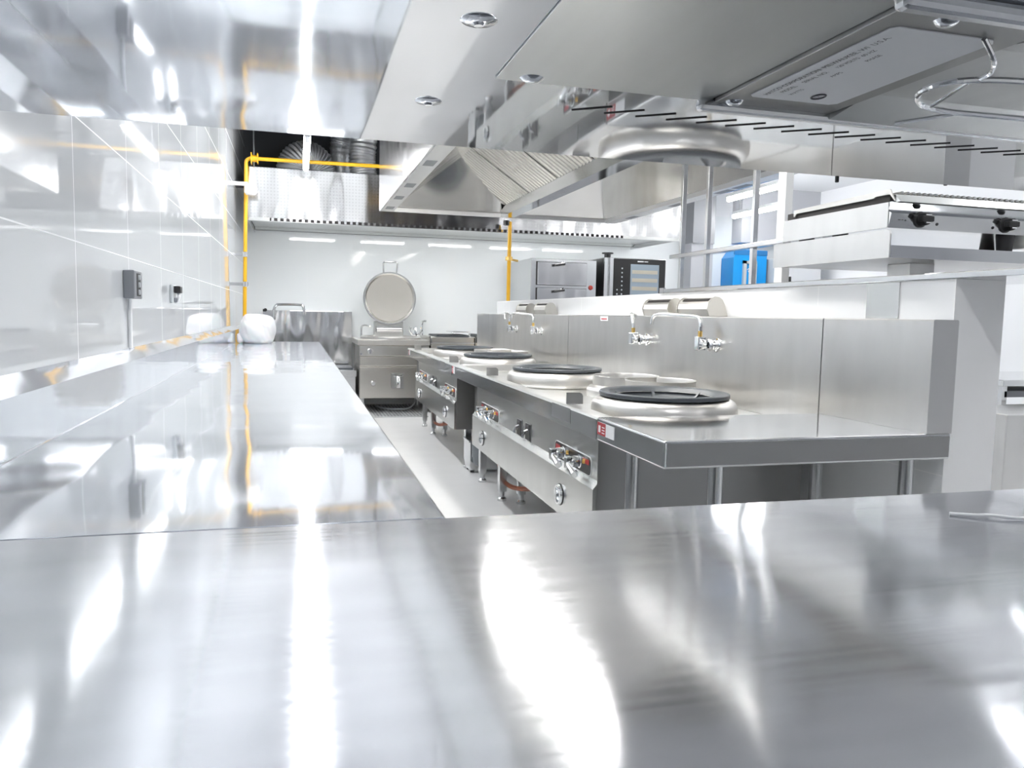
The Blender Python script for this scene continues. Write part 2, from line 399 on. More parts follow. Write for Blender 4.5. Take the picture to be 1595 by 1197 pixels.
# ------------------------------------------------------------------ wok line
def shear(c):                      # the range front is not quite square to the splashback
    return (c.x + .0113*(c.y-2.06)*max(0., min(1., (2.0-c.x)/.96)), c.y, c.z)
W = lambda: MB(shear)
S_SHADED = steel('shaded_face_steel', (.36, .36, .355), .34)  # side panels, tabs, lip front: the shade they mirror, put into the colour
LIP = [(1.04, -.445), (1.04, -.372), (1.0435, -.3635), (1.052, -.36)]
def sticker(parent, x, y0, z1, wdt, h, nm='brand_sticker'):
    s = build(W().box(x-.0012, x, y0-wdt, y0, z1-h, z1), nm, WHITEP, parent); s['label'] = 'small white sticker with a red block'
    build(W().box(x-.0018, x-.0012, y0-wdt*.5, y0, z1-h, z1), 'red_block', RED, s)
    mb = W()
    for k in range(3): mb.box(x-.0022, x-.0018, y0-wdt*.45, y0-wdt*.28, z1-h*(.3+.22*k)-.004, z1-h*(.3+.22*k))
    mb.box(x-.0022, x-.0018, y0-wdt*.2, y0-wdt*.07, z1-h*.8, z1-h*.25)
    build(mb, 'sticker_print', WHITEP, s)
def valve(parent, y0, y1, z0, z1):
    """Black cut-out with white rim, two chrome lever taps and brass unions inside."""
    x = 1.074
    def rr(a, b, c, d, r): 
        P = []
        for cx, cz, st in ((b-r, d-r, 0), (a+r, d-r, 1), (a+r, c+r, 2), (b-r, c+r, 3)):
            for k in range(5):
                an = (st+k/4)*math.pi/2; P.append((cx+r*math.cos(an), cz+r*math.sin(an)))
        return P
    v = build(W().prism(rr(y0, y1, z0, z1, .025), 0, x-.002, x), 'valve_cutout', WHITEP, parent)
    v['label'] = 'rounded black control opening with chrome taps'
    build(W().prism(rr(y0+.004, y1-.004, z0+.004, z1-.004, .022), 0, x-.003, x-.0021), 'recess', BLACK, v)
    L = y1-y0; zc = (z0+z1)/2
    for fy in (.30, .74):
        yy = y0+L*fy
        mb = W().lathe([(0, -.045), (.018, -.045), (.022, -.03), (.022, -.004), (.028, -.003), (0, -.003)], (x, yy, zc), 20, axis=0)
        mb.tube([(x-.045, yy, zc), (x-.055, yy-.03, zc-.012), (x-.05, yy-.085, zc-.035)], .011, 10, r2=.016)
        mb.box(x-.062, x-.036, yy-.018, yy+.018, zc-.03, zc+.022, .006)
        build(mb, 'tap_handle', CHROME, v)
        build(W().cyl((x-.003, yy-.07, zc+.012), (x-.012, yy-.065, zc+.012), .009, 10), 'brass_union', BRASS, v)
    for ya, yc in ((y0+.02, y0+.09), (y1-.075, y1-.02)): build(W().box(x-.0042, x-.0031, ya, yc, z1-.034, z1-.014), 'red_print', RED, v)
def lever(parent, yc):
    x = 1.074
    v = build(W().box(x-.003, x, yc-.045, yc+.045, -.612, -.525, .001), 'switch_plate', S_PLAIN, parent)
    build(W().box(x-.0042, x-.003, yc-.041, yc+.041, -.608, -.529), 'switch_face', BLACK, v)
    build(W().tube([(x-.004, yc, -.558), (x-.018, yc+.004, -.565), (x-.028, yc+.012, -.595)], .006, 10, r2=.008), 'lever', CHROME, v)
    build(W().box(x-.006, x-.0042, yc-.022, yc+.022, -.545, -.535), 'switch_print', GREYD, v)
def latch(parent, yc):
    x = 1.05
    v = build(W().lathe([(0, -.004), (.040, -.004), (.046, -.002), (.046, 0), (0, 0)], (x, yc, -.745), 32, axis=0), 'latch_plate', BLACK, parent)
    build(W().lathe([(.031, -.004), (.033, -.014), (.041, -.014), (.043, -.004)], (x, yc, -.745), 32, axis=0).lathe([(0, -.006), (.03, -.006), (.03, -.004), (0, -.004)], (x, yc, -.745), 32, axis=0), 'latch_ring', CHROME, v)
    build(W().box(x-.022, x-.004, yc-.007, yc+.007, -.775, -.715, .003), 'thumb_turn', CHROME, v)
def swing_tap(parent, y, dirn, reach):
    x = 1.98
    g = build(W().lathe([(0, -.035), (.018, -.035), (.024, -.025), (.024, -.006), (.034, -.004), (.034, 0), (0, 0)], (x, y-dirn*.0, -.125), 24, axis=0), 'tap_valve', CHROME, parent)
    build(W().lathe([(.016, -.05), (.030, -.046), (.030, -.038), (.016, -.036)], (x, y, -.125), 24, axis=0), 'valve_wheel', CHROME, g)
    yy = y+.075
    build(W().box(x-.075, x-.03, yy-.022, yy+.022, -.155, -.085, .005).cyl((x-.05, y, -.125), (x-.05, yy, -.125), .013, 12), 'valve_block', CHROME, g)
    build(W().cyl((x-.055, yy, -.085), (x-.055, yy, -.058), .011, 12), 'brass_collar', BRASS, g)
    d = dirn
    build(W().tube(bez([(x-.055, yy, -.06), (x-.055, yy, -.015), (x-.06, yy+d*.03, .010), (x-.10, yy+d*.12, .016), (x-.15, yy+d*reach*.8, .022), (x-.165, yy+d*reach, .012), (x-.168, yy+d*(reach+.02), -.03)], 6), .0105, 12), 'spout', CHROME, g)
def wok(parent, x, y):
    p = build(MB().lathe([(.284, -.412), (.294, -.404), (.299, -.390), (.300, -.372), (.297, -.352), (.288, -.336), (.272, -.326), (.245, -.3206), (.20, -.322)], (x, y, 0), 64), 'burner_collar', S_SPUN, parent)
    q = build(MB().lathe([(.240, -.3205), (.264, -.3195), (.267, -.317), (.267, -.305), (.264, -.302), (.258, -.301), (.232, -.303), (.226, -.307), (.15, -.385), (.06, -.402), (0, -.403)], (x, y, 0), 64), 'wok_ring', IRON, parent)
    q['label'] = 'dark cast iron wok ring'
    for k in range(6):
        mb = MB(); a = k*math.pi/3+.3; ca, sa = math.cos(a), math.sin(a)
        mb.add([(x+ca*.21+sa*.006, y+sa*.21-ca*.006, -.312), (x+ca*.21-sa*.006, y+sa*.21+ca*.006, -.312), (x+ca*.13-sa*.006, y+sa*.13+ca*.006, -.375), (x+ca*.13+sa*.006, y+sa*.13-ca*.006, -.375), (x+ca*.16, y+sa*.16, -.39)],
               [(0, 1, 2, 3), (0, 3, 4), (1, 4, 2)])
        build(mb, 'pan_rib', IRON, q)
    build(MB().lathe([(0, .003), (.004, .002), (.005, 0), (0, 0)], (x-.235, y-.06, -.3015), 10), 'ring_pin', CHROME, q)
def pot(parent, x, y):
    build(MB().lathe([(.20, -.412), (.207, -.392), (.203, -.372), (.19, -.358), (.172, -.350), (.172, -.304), (.175, -.300), (.168, -.300), (.165, -.306), (.165, -.38), (0, -.385)], (x, y, 0), 48), 'soup_pot_collar', S_SPUN, parent)
def wok_range(yt0, yt1, yb0, yb1, woks, pots, taps, label, seam, tabs, sy, ret=False):
    t = thing('wok_range', (1.5, (yb0+yb1)/2, FL), label, 'range', 'two-burner wok ranges')
    build(W().prism(LIP+[(1.10, -.36), (1.112, -.412), (1.975, -.412), (1.975, -.43), (1.056, -.43), (1.056, -.445)], 1, yt0+.002, yt1-.002), 'countertop', S_DECK, t)
    build(W().box(1.0385, 1.0398, yt0+.002, yt1-.002, -.444, -.37), 'front_lip', S_LIP, t)
    build(W().box(1.112, 1.97, yt1-.07, yt1-.003, -.412, -.36, .006), 'end_flange', S_DECK, t)
    build(W().prism([(1.98, -.43), (1.98, .010), (1.984, .014), (2.066, .014), (2.070, .010), (2.070, -.43)], 1, yt0+.002, yt1-.002), 'splashback', S_SATIN, t)
    build(W().prism([(1.074, -.431), (1.074, -.612), (1.05, -.640), (1.05, -.83), (1.95, -.83), (1.95, -.431)], 1, yb0, yb1), 'body', S_BODY, t)
    for ya in (yb0-.004, yb1+.0005): build(W().box(1.066, 1.95, ya, ya+.0035, -.828, -.446), 'side_panel', S_SHADED, t)
    for (x, y) in ((1.21, yb1+.36), (1.21, yb1-.20), (1.31, yb1-.30), (1.21, yb0+.25), (1.85, yb1-.1), (1.85, yb0+.1)):
        z1 = -.431 if y > yb1 else -.83
        lg = build(W().box(x-.025, x+.025, y-.025, y+.025, -1.10, z1, .003), 'leg', S_PLAIN, t)
        build(W().lathe([(0, -1.16), (.03, -1.16), (.03, -1.145), (.018, -1.135), (.018, -1.10), (0, -1.10)], (x, y, 0), 16), 'foot', S_PLAIN, lg)
    for wx, wy in woks: wok(t, wx, wy)
    for wx, wy in pots: pot(t, wx, wy)
    valve(t, yb1-.62, yb1-.16, -.612, -.535); valve(t, yb0+.08, yb0+.53, -.612, -.535)
    lever(t, yb0+1.12); lever(t, yb0+.96)
    latch(t, yb1-.30); latch(t, yb0+.38)
    for y, d, r in taps: swing_tap(t, y, d, r)
    for y in tabs:
        P = [(1.062, -.361), (1.135, -.361), (1.135, -.328), (1.130, -.318), (1.120, -.313), (1.062, -.313)]
        build(W().prism(P, 1, y, y+.005), 'guard_tab', S_SHADED, t)
    build(W().box(1.0375, 1.0384, seam-.08, seam+.16, -.425, -.366), 'joint_plate', S_PLAIN, t)
    y = yb1-.1
    h = build(W().tube(bez([(1.22, y+.10, -.83), (1.225, y+.02, -.98), (1.23, y-.1, -1.045), (1.25, y-.35, -1.03), (1.3, y-.65, -.95), (1.32, y-.75, -.82)], 8), .014, 10), 'gas_hose', HOSE, t)
    h['label'] = 'orange-brown gas hose looping below'
    sticker(t, 1.0384, sy, -.372, .10, .05)
    if ret: build(W().box(1.84, 1.979, yt1-.012, yt1-.004, -.35, .016), 'splash_return', S_WAVY, t)
    else:
        s2 = build(MB().box(1.978, 1.9795, 4.80, 4.93, -.022, .008), 'splash_sticker', WHITEP, t); s2['label'] = 'small white sticker with red print'
        build(MB().box(1.977, 1.978, 4.815, 4.915, -.014, -.006), 'red_line', RED, s2)
    return t
wok_range(2.612, 5.578, 2.66, 4.84, [(1.467, 2.93), (1.50, 4.41)], [(1.66, 3.76), (1.72, 3.48)], [(3.40, 1, .30), (4.20, -1, .22)],
          'nearer steel wok range with two black rings, beside the plain spreader table', 2.98, (3.02, 4.50), 5.52)
wok_range(5.582, 8.13, 5.47, 7.56, [(1.515, 5.90), (1.53, 7.22)], [(1.66, 6.62), (1.72, 6.36)], [(6.25, 1, .28), (7.02, -1, .22)],
          'farther steel wok range with two black rings, towards the kettle', 5.9, (5.76, 7.72), 8.0, True)
# spreader table at the near end
t = thing('spreader_table', (1.5, 2.33, FL), 'plain steel side table at the near end of the wok line with a red sticker', 'table')
build(W().box(1.04, 2.079, 2.06, 2.608, -.445, -.3598, .007, 3), 'table_top', S_LIP, t)
build(W().box(1.05, 2.07, 2.058, 2.0598, -.437, -.368), 'front_shade_sheet', S_SHADED, t)  # thin sheet added to darken the lip front, which mirrors dark space
build(W().prism([(1.98, -.3595), (1.98, .010), (1.984, .014), (2.076, .014), (2.08, .010), (2.08, -.3595)], 1, 2.062, 2.6085), 'splash_box', S_SATIN, t)
for x, y in ((1.135, 2.50), (1.27, 2.16), (2.0, 2.16), (1.9, 2.5)):
    lg = build(W().cyl((x, y, -1.14), (x, y, -.4455), .024, 20), 'leg', S_PLAIN, t)
    build(W().lathe([(0, -1.16), (.03, -1.16), (.028, -1.14), (0, -1.14)], (x, y, 0), 16), 'foot', RUBBER, lg)
sticker(t, 1.0398, 2.600, -.375, .155, .045)
# flue covers on top of the splashback
def flue(y, label):
    t = thing('flue_cover', (2.03, y, .014), label, 'flue cover', 'half-round flue covers on the splashback')
    prof = [(1.985, .016), (1.972, .052), (1.978, .078), (1.992, .098), (2.012, .110), (2.034, .108), (2.052, .096), (2.066, .07), (2.082, .016)]
    mb = MB().prism(prof, 1, y-.16, y+.16); build(mb, 'shell', S_SPUN, t)
    for s in (-1, 1):
        pr = [(2.032+(a-2.032)*1.06, .016+(b-.016)*1.05) for a, b in prof]
        build(MB().prism(pr, 1, y+s*.1605, y+s*.164), 'end_disc', S_KET, t)
    sl = MB()
    for k in range(15):
        yy = y-.14+k*.0185
        sl.prism([(1.985, .0915), (1.998, .1045), (1.9965, .1065), (1.9835, .0935)], 1, yy, yy+.008)
    build(sl, 'vent_slots', DARK, t)
flue(4.09, 'second flue cover from the near end, drilled half-round, behind the left swing tap'); flue(3.655, 'nearest half-round flue cover on the splashback, behind the right swing tap')
flue(6.86, 'farthest small half-round flue cover at the far end of the splashback'); flue(6.30, 'third half-round flue cover, right one of the far pair on the splashback')
# grease trap between the two ranges
t = thing('grease_trap', (1.35, 5.75, FL), 'small steel grease trap box with a grey drain pipe, on the floor between the ranges', 'grease trap')
build(MB().box(1.215, 1.55, 5.50, 5.68, -1.14, -.93, .004), 'box', S_PLAIN, t)
build(MB().box(1.20, 1.56, 5.48, 5.69, -.93, -.915, .003), 'lid', S_PLAIN, t)
for x in (1.24, 1.52):
    for y in (5.53, 5.65): build(MB().cyl((x, y, -1.16), (x, y, -1.14), .015, 10), 'foot', RUBBER, t)
build(MB().cyl((1.25, 5.40, -.80), (1.25, 5.40, -1.02), .042, 20).tube(bez([(1.25, 5.40, -1.0), (1.25, 5.41, -1.05), (1.27, 5.45, -1.07), (1.31, 5.50, -1.06)], 6), .03, 14), 'drain_pipe', PVC, t)
# ledge on the partition
t = thing('partition_ledge', (2.3, 3.0, .149), 'narrow steel ledge capping the white partition and running on past its end', 'ledge')
build(MB().box(2.075, 2.52, 1.55, 4.2, .1495, .172, .003), 'ledge_top', S_LIP, t)
build(MB().box(2.075, 2.09, 4.2, 4.25, .1495, .18), 'end_bracket', S_PLAIN, t)
tag(build(MB().box(2.0815, 2.0845, 2.335, 2.50, .016, .147), 'cover_plate', S_BODY), 'grey steel cover plate on the partition face below the griddle post', 'cover plate')
# overhead rack standing on the ledge
t = thing('overhead_rack', (2.15, 3.6, .172), 'open steel rack frame of thin posts and one rail standing on the partition ledge', 'rack')
for y in (4.13, 3.84, 3.39): build(MB().box(2.137, 2.163, y-.013, y+.013, .172, .93, .002), 'post', S_PLAIN, t)
build(MB().box(2.13, 2.17, 3.12, 3.18, .172, .93, .003), 'end_post', WHITEP, t)
build(MB().box(2.125, 2.175, 3.05, 4.24, .352, .375, .003), 'rail', S_PLAIN, t)
build(MB().box(2.125, 2.46, 3.05, 4.24, .93, .95, .003), 'top_shelf', S_PLAIN, t)

# ------------------------------------------------------------------ griddle on its stand
t = thing('griddle_stand', (2.33, 2.56, .172), 'steel tray stand on a square post above the partition, carrying the griddle', 'stand')
build(MB().box(2.27, 2.385, 2.50, 2.62, .172, .232, .002), 'post', S_SATIN, t)
build(MB().box(2.0, 3.12, 2.30, 2.99, .232, .238), 'tray_floor', S_SATIN, t)
build(MB().prism([(2.30, .229), (2.30, .312), (2.304, .322), (2.316, .328), (2.99, .328), (2.99, .229)], 0, 1.996, 2.002), 'side_panel', S_SATIN, t)
build(MB().prism([(2.30, .229), (2.30, .312), (2.304, .322), (2.316, .328), (2.99, .328), (2.99, .229)], 0, 3.118, 3.124), 'side_panel', S_SATIN, t)
build(MB().box(2.002, 3.118, 2.297, 2.302, .229, .272), 'front_rim', S_LIP, t)
t = thing('griddle', (2.55, 2.6, .238), 'countertop griddle with black knobs and a ribbed top, on the steel tray stand', 'griddle')
build(MB().prism([(2.325, .335), (2.31, .385), (2.335, .398), (2.305, .420), (2.31, .424), (2.94, .424), (2.94, .335)], 0, 2.006, 3.106), 'body', S_LIP, t)
build(MB().box(2.0035, 2.0055, 2.325, 2.94, .336, .4235), 'side_sheet', S_SATIN, t)
build(MB().prism([(2.30, .4245), (2.325, .452), (2.34, .458), (2.93, .458), (2.93, .4245)], 0, 2.03, 3.09), 'cooking_plate', S_BODY, t)
mb = MB()
for k in range(42):
    x = 2.06+k*.0245
    mb.prism([(x, .4578), (x+.006, .466), (x+.012, .466), (x+.018, .4578)], 1, 2.335, 2.92)
build(mb, 'ribs', S_BODY, t)
build(MB().prism([(2.305, .426), (2.33, .452), (2.40, .452), (2.41, .447), (2.86, .447), (2.87, .436), (2.88, .436), (2.88, .462), (2.33, .470)], 0, 2.010, 2.016), 'side_guard', S_SPUN, t)
build(MB().box(2.017, 2.03, 2.335, 2.93, .4242, .452), 'shadow_gap', DARK, t)
for x in (2.135, 2.515):
    k = build(MB().lathe([(0, -.042), (.020, -.042), (.022, -.036), (.024, -.012), (.028, -.01), (.028, 0), (0, 0)], (x, 2.324, .368), 24, axis=1), 'knob', BLACK, t)
    build(MB().box(x-.026, x+.026, 2.277, 2.300, .358, .378, .004), 'knob_grip', BLACK, k)
    build(MB().box(x-.012, x+.012, 2.2765, 2.2772, .379, .383).box(x-.010, x+.010, 2.2765, 2.2772, .352, .356), 'knob_print', WHITEP, k)
for x in (2.21, 2.46): build(MB().lathe([(0, -.006), (.006, -.005), (.007, 0), (0, 0)], (x, 2.3225, .357), 14, axis=1), 'indicator_lamp', BLACK, t)
build(MB().box(2.04, 2.05, 2.316, 2.3165, .362, .365).box(2.055, 2.062, 2.316, 2.3165, .362, .365).box(2.068, 2.074, 2.316, 2.3165, .360, .367), 'panel_print', GREYD, t)
for x, y in ((2.565, 2.36), (3.03, 2.36), (2.08, 2.88), (3.03, 2.88), (2.12, 2.72)):
    build(MB().lathe([(0, .238), (.022, .238), (.032, .336), (0, .336)], (x, y, 0), 20), 'foot', RUBBER, t)
# ------------------------------------------------------------------ back wall: hood, ducts, pipes
t = thing('wall_hood', (1.95, 9.2, .95), 'long steel extraction hood with a dotted front on the back wall', 'hood')
build(MB().prism([(8.5, .955), (8.5, 1.46), (8.52, 1.47), (9.94, 1.47), (9.94, .965), (9.90, .965), (9.90, 1.4), (8.56, 1.4), (8.56, .955)], 0, -.49, 4.40), 'hood_shell', S_DOT, t)
build(MB().prism([(8.5, .92), (8.5, .955), (8.56, .955), (8.60, .995), (9.90, 1.0), (9.94, 1.0), (9.94, .965), (9.86, .965), (9.80, .985), (8.64, .975), (8.58, .92)], 0, -.48, 4.39), 'underside', S_BODY, t)
for x in (-.495, 4.395): build(MB().box(x, x+.01, 8.5, 9.94, .93, 1.46), 'end_panel', S_HOODF, t)
build(MB().box(-.27, 3.66, 8.494, 8.4995, .925, .954), 'grille_strip', DARK, t)
mb = MB()
for k in range(64):
    x = -.255+k*.0612; mb.box(x, x+.026, 8.489, 8.4938, .926, .953)
build(mb, 'grille_bars', S_PLAIN, t)
lens = emit('fill_lens_glow', (1, 1, 1), 8.5)
for x in (.2, 1.15, 2.1, 3.0, 3.8): build(MB().box(x-.3, x+.3, 8.78, 8.90, .962, .974), 'hood_fill_lamp', lens, t)  # glowing lenses added under the hood to brighten the back wall
def duct(pts, r, label):
    P = bez(pts, 10); mb = MB(); 
    n = len(P); t2 = []
    for i, p in enumerate(P): t2.append(p)
    b = mb.tube(P, r, 28)
    for i, v in enumerate(mb.bm.verts):
        k = i//28
        if 0 < k < n-1 and k % 2: v.co += (v.co-P[k]).normalized()*(-.012)
    tag(build(mb, 'foil_duct', FOIL), label, 'duct', 'crinkled foil ducts above the wall hood')
duct([(-.03, 9.15, 1.471), (-.02, 9.15, 1.60), (.03, 9.15, 1.675), (.12, 9.18, 1.70), (.21, 9.22, 1.65), (.24, 9.25, 1.56), (.245, 9.25, 1.471)], .2, 'leftmost foil duct bending in a wide elbow above the wall hood')
duct([(.50, 9.62, 1.471), (.5, 9.6, 1.92), (.52, 9.55, 2.1), (.52, 9.5, 2.45)], .13, 'foil duct rising behind the wide elbow')
duct([(.745, 9.2, 1.471), (.735, 9.2, 1.6), (.72, 9.2, 1.75), (.735, 9.2, 1.95), (.74, 9.2, 2.45)], .155, 'bright upright foil duct next to the corner of the big wok hood')
duct([(1.16, 9.2, 1.471), (1.16, 9.2, 1.7), (1.17, 9.2, 2.0), (1.17, 9.2, 2.45)], .17, 'rightmost upright foil duct, half hidden behind the wok hood')
t = thing('gas_pipe', (-.53, 8.42, -.1), 'yellow gas pipe rising by the left corner and turning along the wall hood', 'pipe')
yy = 8.42
build(MB().tube([(-.525, yy, -1.15), (-.52, yy, 0), (-.505, yy, .8), (-.492, yy, 1.45)], .019, 14).tube(bez([(-.492, yy, 1.45), (-.488, yy, 1.50), (-.45, yy, 1.527), (-.42, yy, 1.528)], 6), .019, 14).tube([(-.42, yy, 1.528), (1.9, yy, 1.545)], .019, 14), 'pipe_run', YELLOW, t)
build(MB().lathe([(.0, -.03), (.035, -.03), (.035, .03), (0, .03)], (-.41, yy, 1.528), 16, axis=0).box(-.445, -.435, yy-.05, yy+.05, 1.47, 1.58).box(-.385, -.375, yy-.05, yy+.05, 1.48, 1.575), 'valve', YELLOW, t)
for z in (.25, .55): build(MB().box(-.60, -.48, yy-.012, yy+.012, z, z+.03).lathe([(.019, z-.01), (.027, z-.01), (.027, z+.04), (.019, z+.04)], (-.513, yy, 0), 14), 'clip', S_PLAIN, t)
t = thing('gas_pipe', (2.235, 8.3, 0), 'yellow gas pipe standing upright behind the far end of the wok line', 'pipe')
build(MB().cyl((2.232, 8.3, -1.16), (2.24, 8.3, 1.02), .021, 14), 'pipe_run', YELLOW, t)
build(MB().lathe([(0, -.02), (.04, -.02), (.04, .02), (0, .02)], (2.236, 8.3, .62), 14).cyl((2.236, 8.3, .615), (2.34, 8.3, .60), .012, 8), 'clip', BRASS, t)
build(MB().lathe([(0, .97), (.035, .98), (.035, 1.03), (0, 1.04)], (2.2, 8.3, 0), 14), 'cap', BLACK, t)
t = thing('gas_detector', (-.50, 8.3, 1.2), 'small white gas detector on the wall beside the yellow pipe', 'detector')
build(MB().lathe([(0, -.055), (.045, -.05), (.06, -.03), (.06, .03), (.05, .05), (0, .05)], (-.445, 8.3, 1.20), 20), 'sensor_head', WHITEP, t)
build(MB().box(-.60, -.47, 8.28, 8.32, 1.235, 1.27, .004), 'bracket', WHITEP, t)
tag(build(MB().cyl((-.44, 8.9, 1.47), (-.44, 8.9, 2.5), .008, 8).cyl((-.50, 8.9, 1.475), (-.36, 8.9, 1.475), .006, 8), 'hanger_rod', S_PLAIN), 'thin steel hanger rod rising from the left end of the wall hood', 'rod')
# island hood over the wok line
HY = 7.44; HN = 2.6
t = thing('wok_hood', (1.93, 5.0, .95), 'big twin-bay steel canopy hood over the wok line, baffle filters in its middle', 'hood')
for x in (.742, 3.10): build(MB().box(x, x+.014, HN, HY, .95, 1.75), 'side_panel', S_HOODF, t)
build(MB().box(.742, 3.114, HY, HY+.014, .95, 1.75), 'far_panel', S_HOODF, t)
build(MB().box(.742, 3.114, HN-.014, HN, .95, 1.75), 'near_panel', S_HOODF, t)
build(MB().box(.742, 3.114, HN, HY, 1.70, 1.75), 'roof', S_HOOD, t)
# turned-in bottom gutters
gut = MB().box(.757, .87, HN, HY, .9485, .958).box(2.99, 3.099, HN, HY, .9485, .958).box(.87, 2.99, HY-.03, HY, .95, .958)
gut.box(.862, .87, HN, HY, .958, .985).box(2.99, 2.998, HN, HY, .958, .985).box(.87, 2.99, HY-.03, HY-.022, .958, .985)
build(gut, 'rim_gutter', steel('rim_steel', (.78, .78, .78), .42), t)
# sloping inner sheets at the far end of both bays and along the sides
build(MB().add([(.87, HY-.022, .985), (1.92, HY-.022, .985), (1.70, HY-.62, 1.42), (1.45, HY-.62, 1.42)], [(0, 1, 2, 3)]).add([(.87, HY-.022, .985), (1.45, HY-.62, 1.42), (1.45, HN, 1.42), (.87, HN, .985)], [(0, 1, 2, 3)]), 'left_bay_lining', S_HOOD, t)
build(MB().add([(2.02, HY-.022, .985), (2.99, HY-.022, .985), (2.99, HY-.40, 1.50), (2.30, HY-.40, 1.50)], [(0, 1, 2, 3)]).add([(2.99, HY-.022, .985), (2.99, HN, .985), (2.99, HN, 1.70), (2.99, HY-.3, 1.70)], [(0, 1, 2, 3)]).add([(2.30, HY-.40, 1.50), (2.99, HY-.40, 1.50), (2.99, HN, 1.50), (2.30, HN, 1.50)], [(0, 1, 2, 3)]), 'right_bay_lining', S_HOOD, t)
build(MB().prism([(1.905, .95), (2.03, .95), (2.03, 1.04), (2.022, 1.04), (2.022, .958), (1.913, .958), (1.913, 1.05), (1.905, 1.05)], 1, HN, HY-.03), 'centre_gutter', S_LIP, t)
build(MB().box(1.91, 2.025, HY-.04, HY-.03, .95, 1.06), 'gutter_end', S_LIP, t)
nx, nz = -.80, .60    # the filter bank climbs to the left from the centre gutter
def fpt(u, y, off=0.): return (1.912-u*.66+off*.6*1.0, y, 1.045+u*.44-off*.8)
for k in range(5):
    y1 = HY-.22-k*.76; y0 = y1-.74
    fr = MB().add([fpt(0, y0), fpt(0, y1), fpt(.95, y1), fpt(.95, y0)], [(0, 1, 2, 3)])
    fo = build(fr, 'baffle_filter', S_SPUN, t)
    bars = MB()
    for j in range(11):
        a = y0+.02+j*.0655
        bars.add([fpt(.0, a), fpt(.95, a), fpt(.95, a+.016, .022), fpt(0, a+.016, .022), fpt(.0, a+.036, .022), fpt(.95, a+.036, .022), fpt(.95, a+.05), fpt(0, a+.05)],
                 [(0, 1, 2, 3), (3, 2, 5, 4), (4, 5, 6, 7)])
    build(bars, 'baffle_bars', S_KET, fo)
build(MB().add([fpt(0, HN), fpt(0, HN+.3), fpt(.95, HN+.3), fpt(.95, HN)], [(0, 1, 2, 3)]).add([fpt(0, HY-.21), fpt(0, HY-.03), fpt(1, HY-.03), fpt(1, HY-.21)], [(0, 1, 2, 3)]), 'filter_blank', S_HOOD, t)
build(MB().add([(2.022, HN, 1.04), (2.022, HY-.03, 1.04), (2.30, HY-.03, 1.50), (2.30, HN, 1.50)], [(0, 1, 2, 3)]), 'right_filter_face', S_HOOD, t)
for y in (7.2, 6.55, 5.9, 5.0):
    build(MB().box(.775, .845, y-.12, y+.06, .9470, .9484), 'rim_vent', GREYP, t)
for y in (6.9, 6.0, 5.0, 5.25):
    build(MB().box(3.03, 3.09, y-.1, y+.1, .9470, .9484), 'rim_vent', GREYP, t)
glow = emit('hood_lamp_glow', (1, .975, .93), 22)
for y in (3.25, 4.6):
    build(MB().cyl((1.36, y-.62, 1.29), (1.36, y+.62, 1.29), .024, 14), 'hood_fill_lamp', glow, t)
for x in (.85, 3.0):
    for y in (3.0, 7.0): build(MB().cyl((x, y, 1.75), (x, y, ZC), .008, 8), 'hanger', S_PLAIN, t)

# ------------------------------------------------------------------ back wall equipment
t = thing('boiling_kettle', (1.08, 9.4, FL), 'square steel boiling kettle with its round lid raised against the back wall', 'boiling pan')
build(MB().box(.675, 1.485, 9.02, 9.85, -.985, -.37, .006), 'body', S_KET, t)
build(MB().box(.655, 1.49, 9.0, 9.9, -.37, -.305, .01), 'top_plate', S_SPUN, t)
build(MB().lathe([(.36, -.306), (.36, -.285), (.345, -.272), (.325, -.272), (.315, -.285), (.30, -.40), (0, -.5)], (1.075, 9.36, 0), 64), 'pan_rim', S_SPUN, t)
build(MB().box(.68, 1.48, 8.99, 9.02, -.49, -.375, .004), 'control_panel', steel('panel_steel', (.80, .79, .76), .22), t)
build(MB().box(.68, 1.48, 9.0, 9.02, -.61, -.50, .008), 'recess_strip', S_KET, t)
build(MB().box(.682, 1.478, 8.995, 9.019, -.98, -.62, .004), 'door', S_KET, t)
k = build(MB().lathe([(0, -.03), (.025, -.03), (.032, -.02), (.036, 0), (0, 0)], (.80, 8.99, -.44), 24, axis=1), 'knob', CHROME, t)
build(MB().box(.795, .805, 8.952, 8.962, -.465, -.415), 'knob_grip', GREYP, k)
build(MB().lathe([(0, -.008), (.012, -.006), (.014, 0), (0, 0)], (.70, 8.99, -.47), 14, axis=1), 'indicator_lamp', GREYP, t)
build(MB().lathe([(0, -.028), (.022, -.028), (.03, -.012), (.034, 0), (0, 0)], (.835, 8.995, -.81), 24, axis=1), 'door_knob', CHROME, t)
v = build(MB().box(1.04, 1.19, 8.985, 8.995, -.87, -.69, .003), 'drain_plate', S_BODY, t)
build(MB().tube(bez([(1.11, 8.985, -.73), (1.11, 8.93, -.74), (1.11, 8.90, -.79), (1.11, 8.90, -.85)], 6), .028, 14).box(1.06, 1.17, 8.92, 8.95, -.725, -.70, .006), 'drain_tap', CHROME, v)
for x in (.72, 1.46):
    for y in (9.12, 9.78): build(MB().cyl((x, y, -1.16), (x, y, -.985), .028, 14), 'leg', S_PLAIN, t)
lid = build(MB().lathe([(0, .045), (.30, .04), (.318, .02), (.318, -.02), (.308, -.028), (.296, -.02), (.28, -.004), (0, .01)], (1.088, 9.6, .18), 64, axis=1), 'lid', S_KET, t)
lid['label'] = 'round raised lid with dull inner face'
build(MB().lathe([(.300, -.029), (.318, -.024), (.321, .0), (.316, .003), (.312, -.02), (.300, -.024)], (1.088, 9.6, .18), 64, axis=1), 'lid_seal', GREYP, lid)
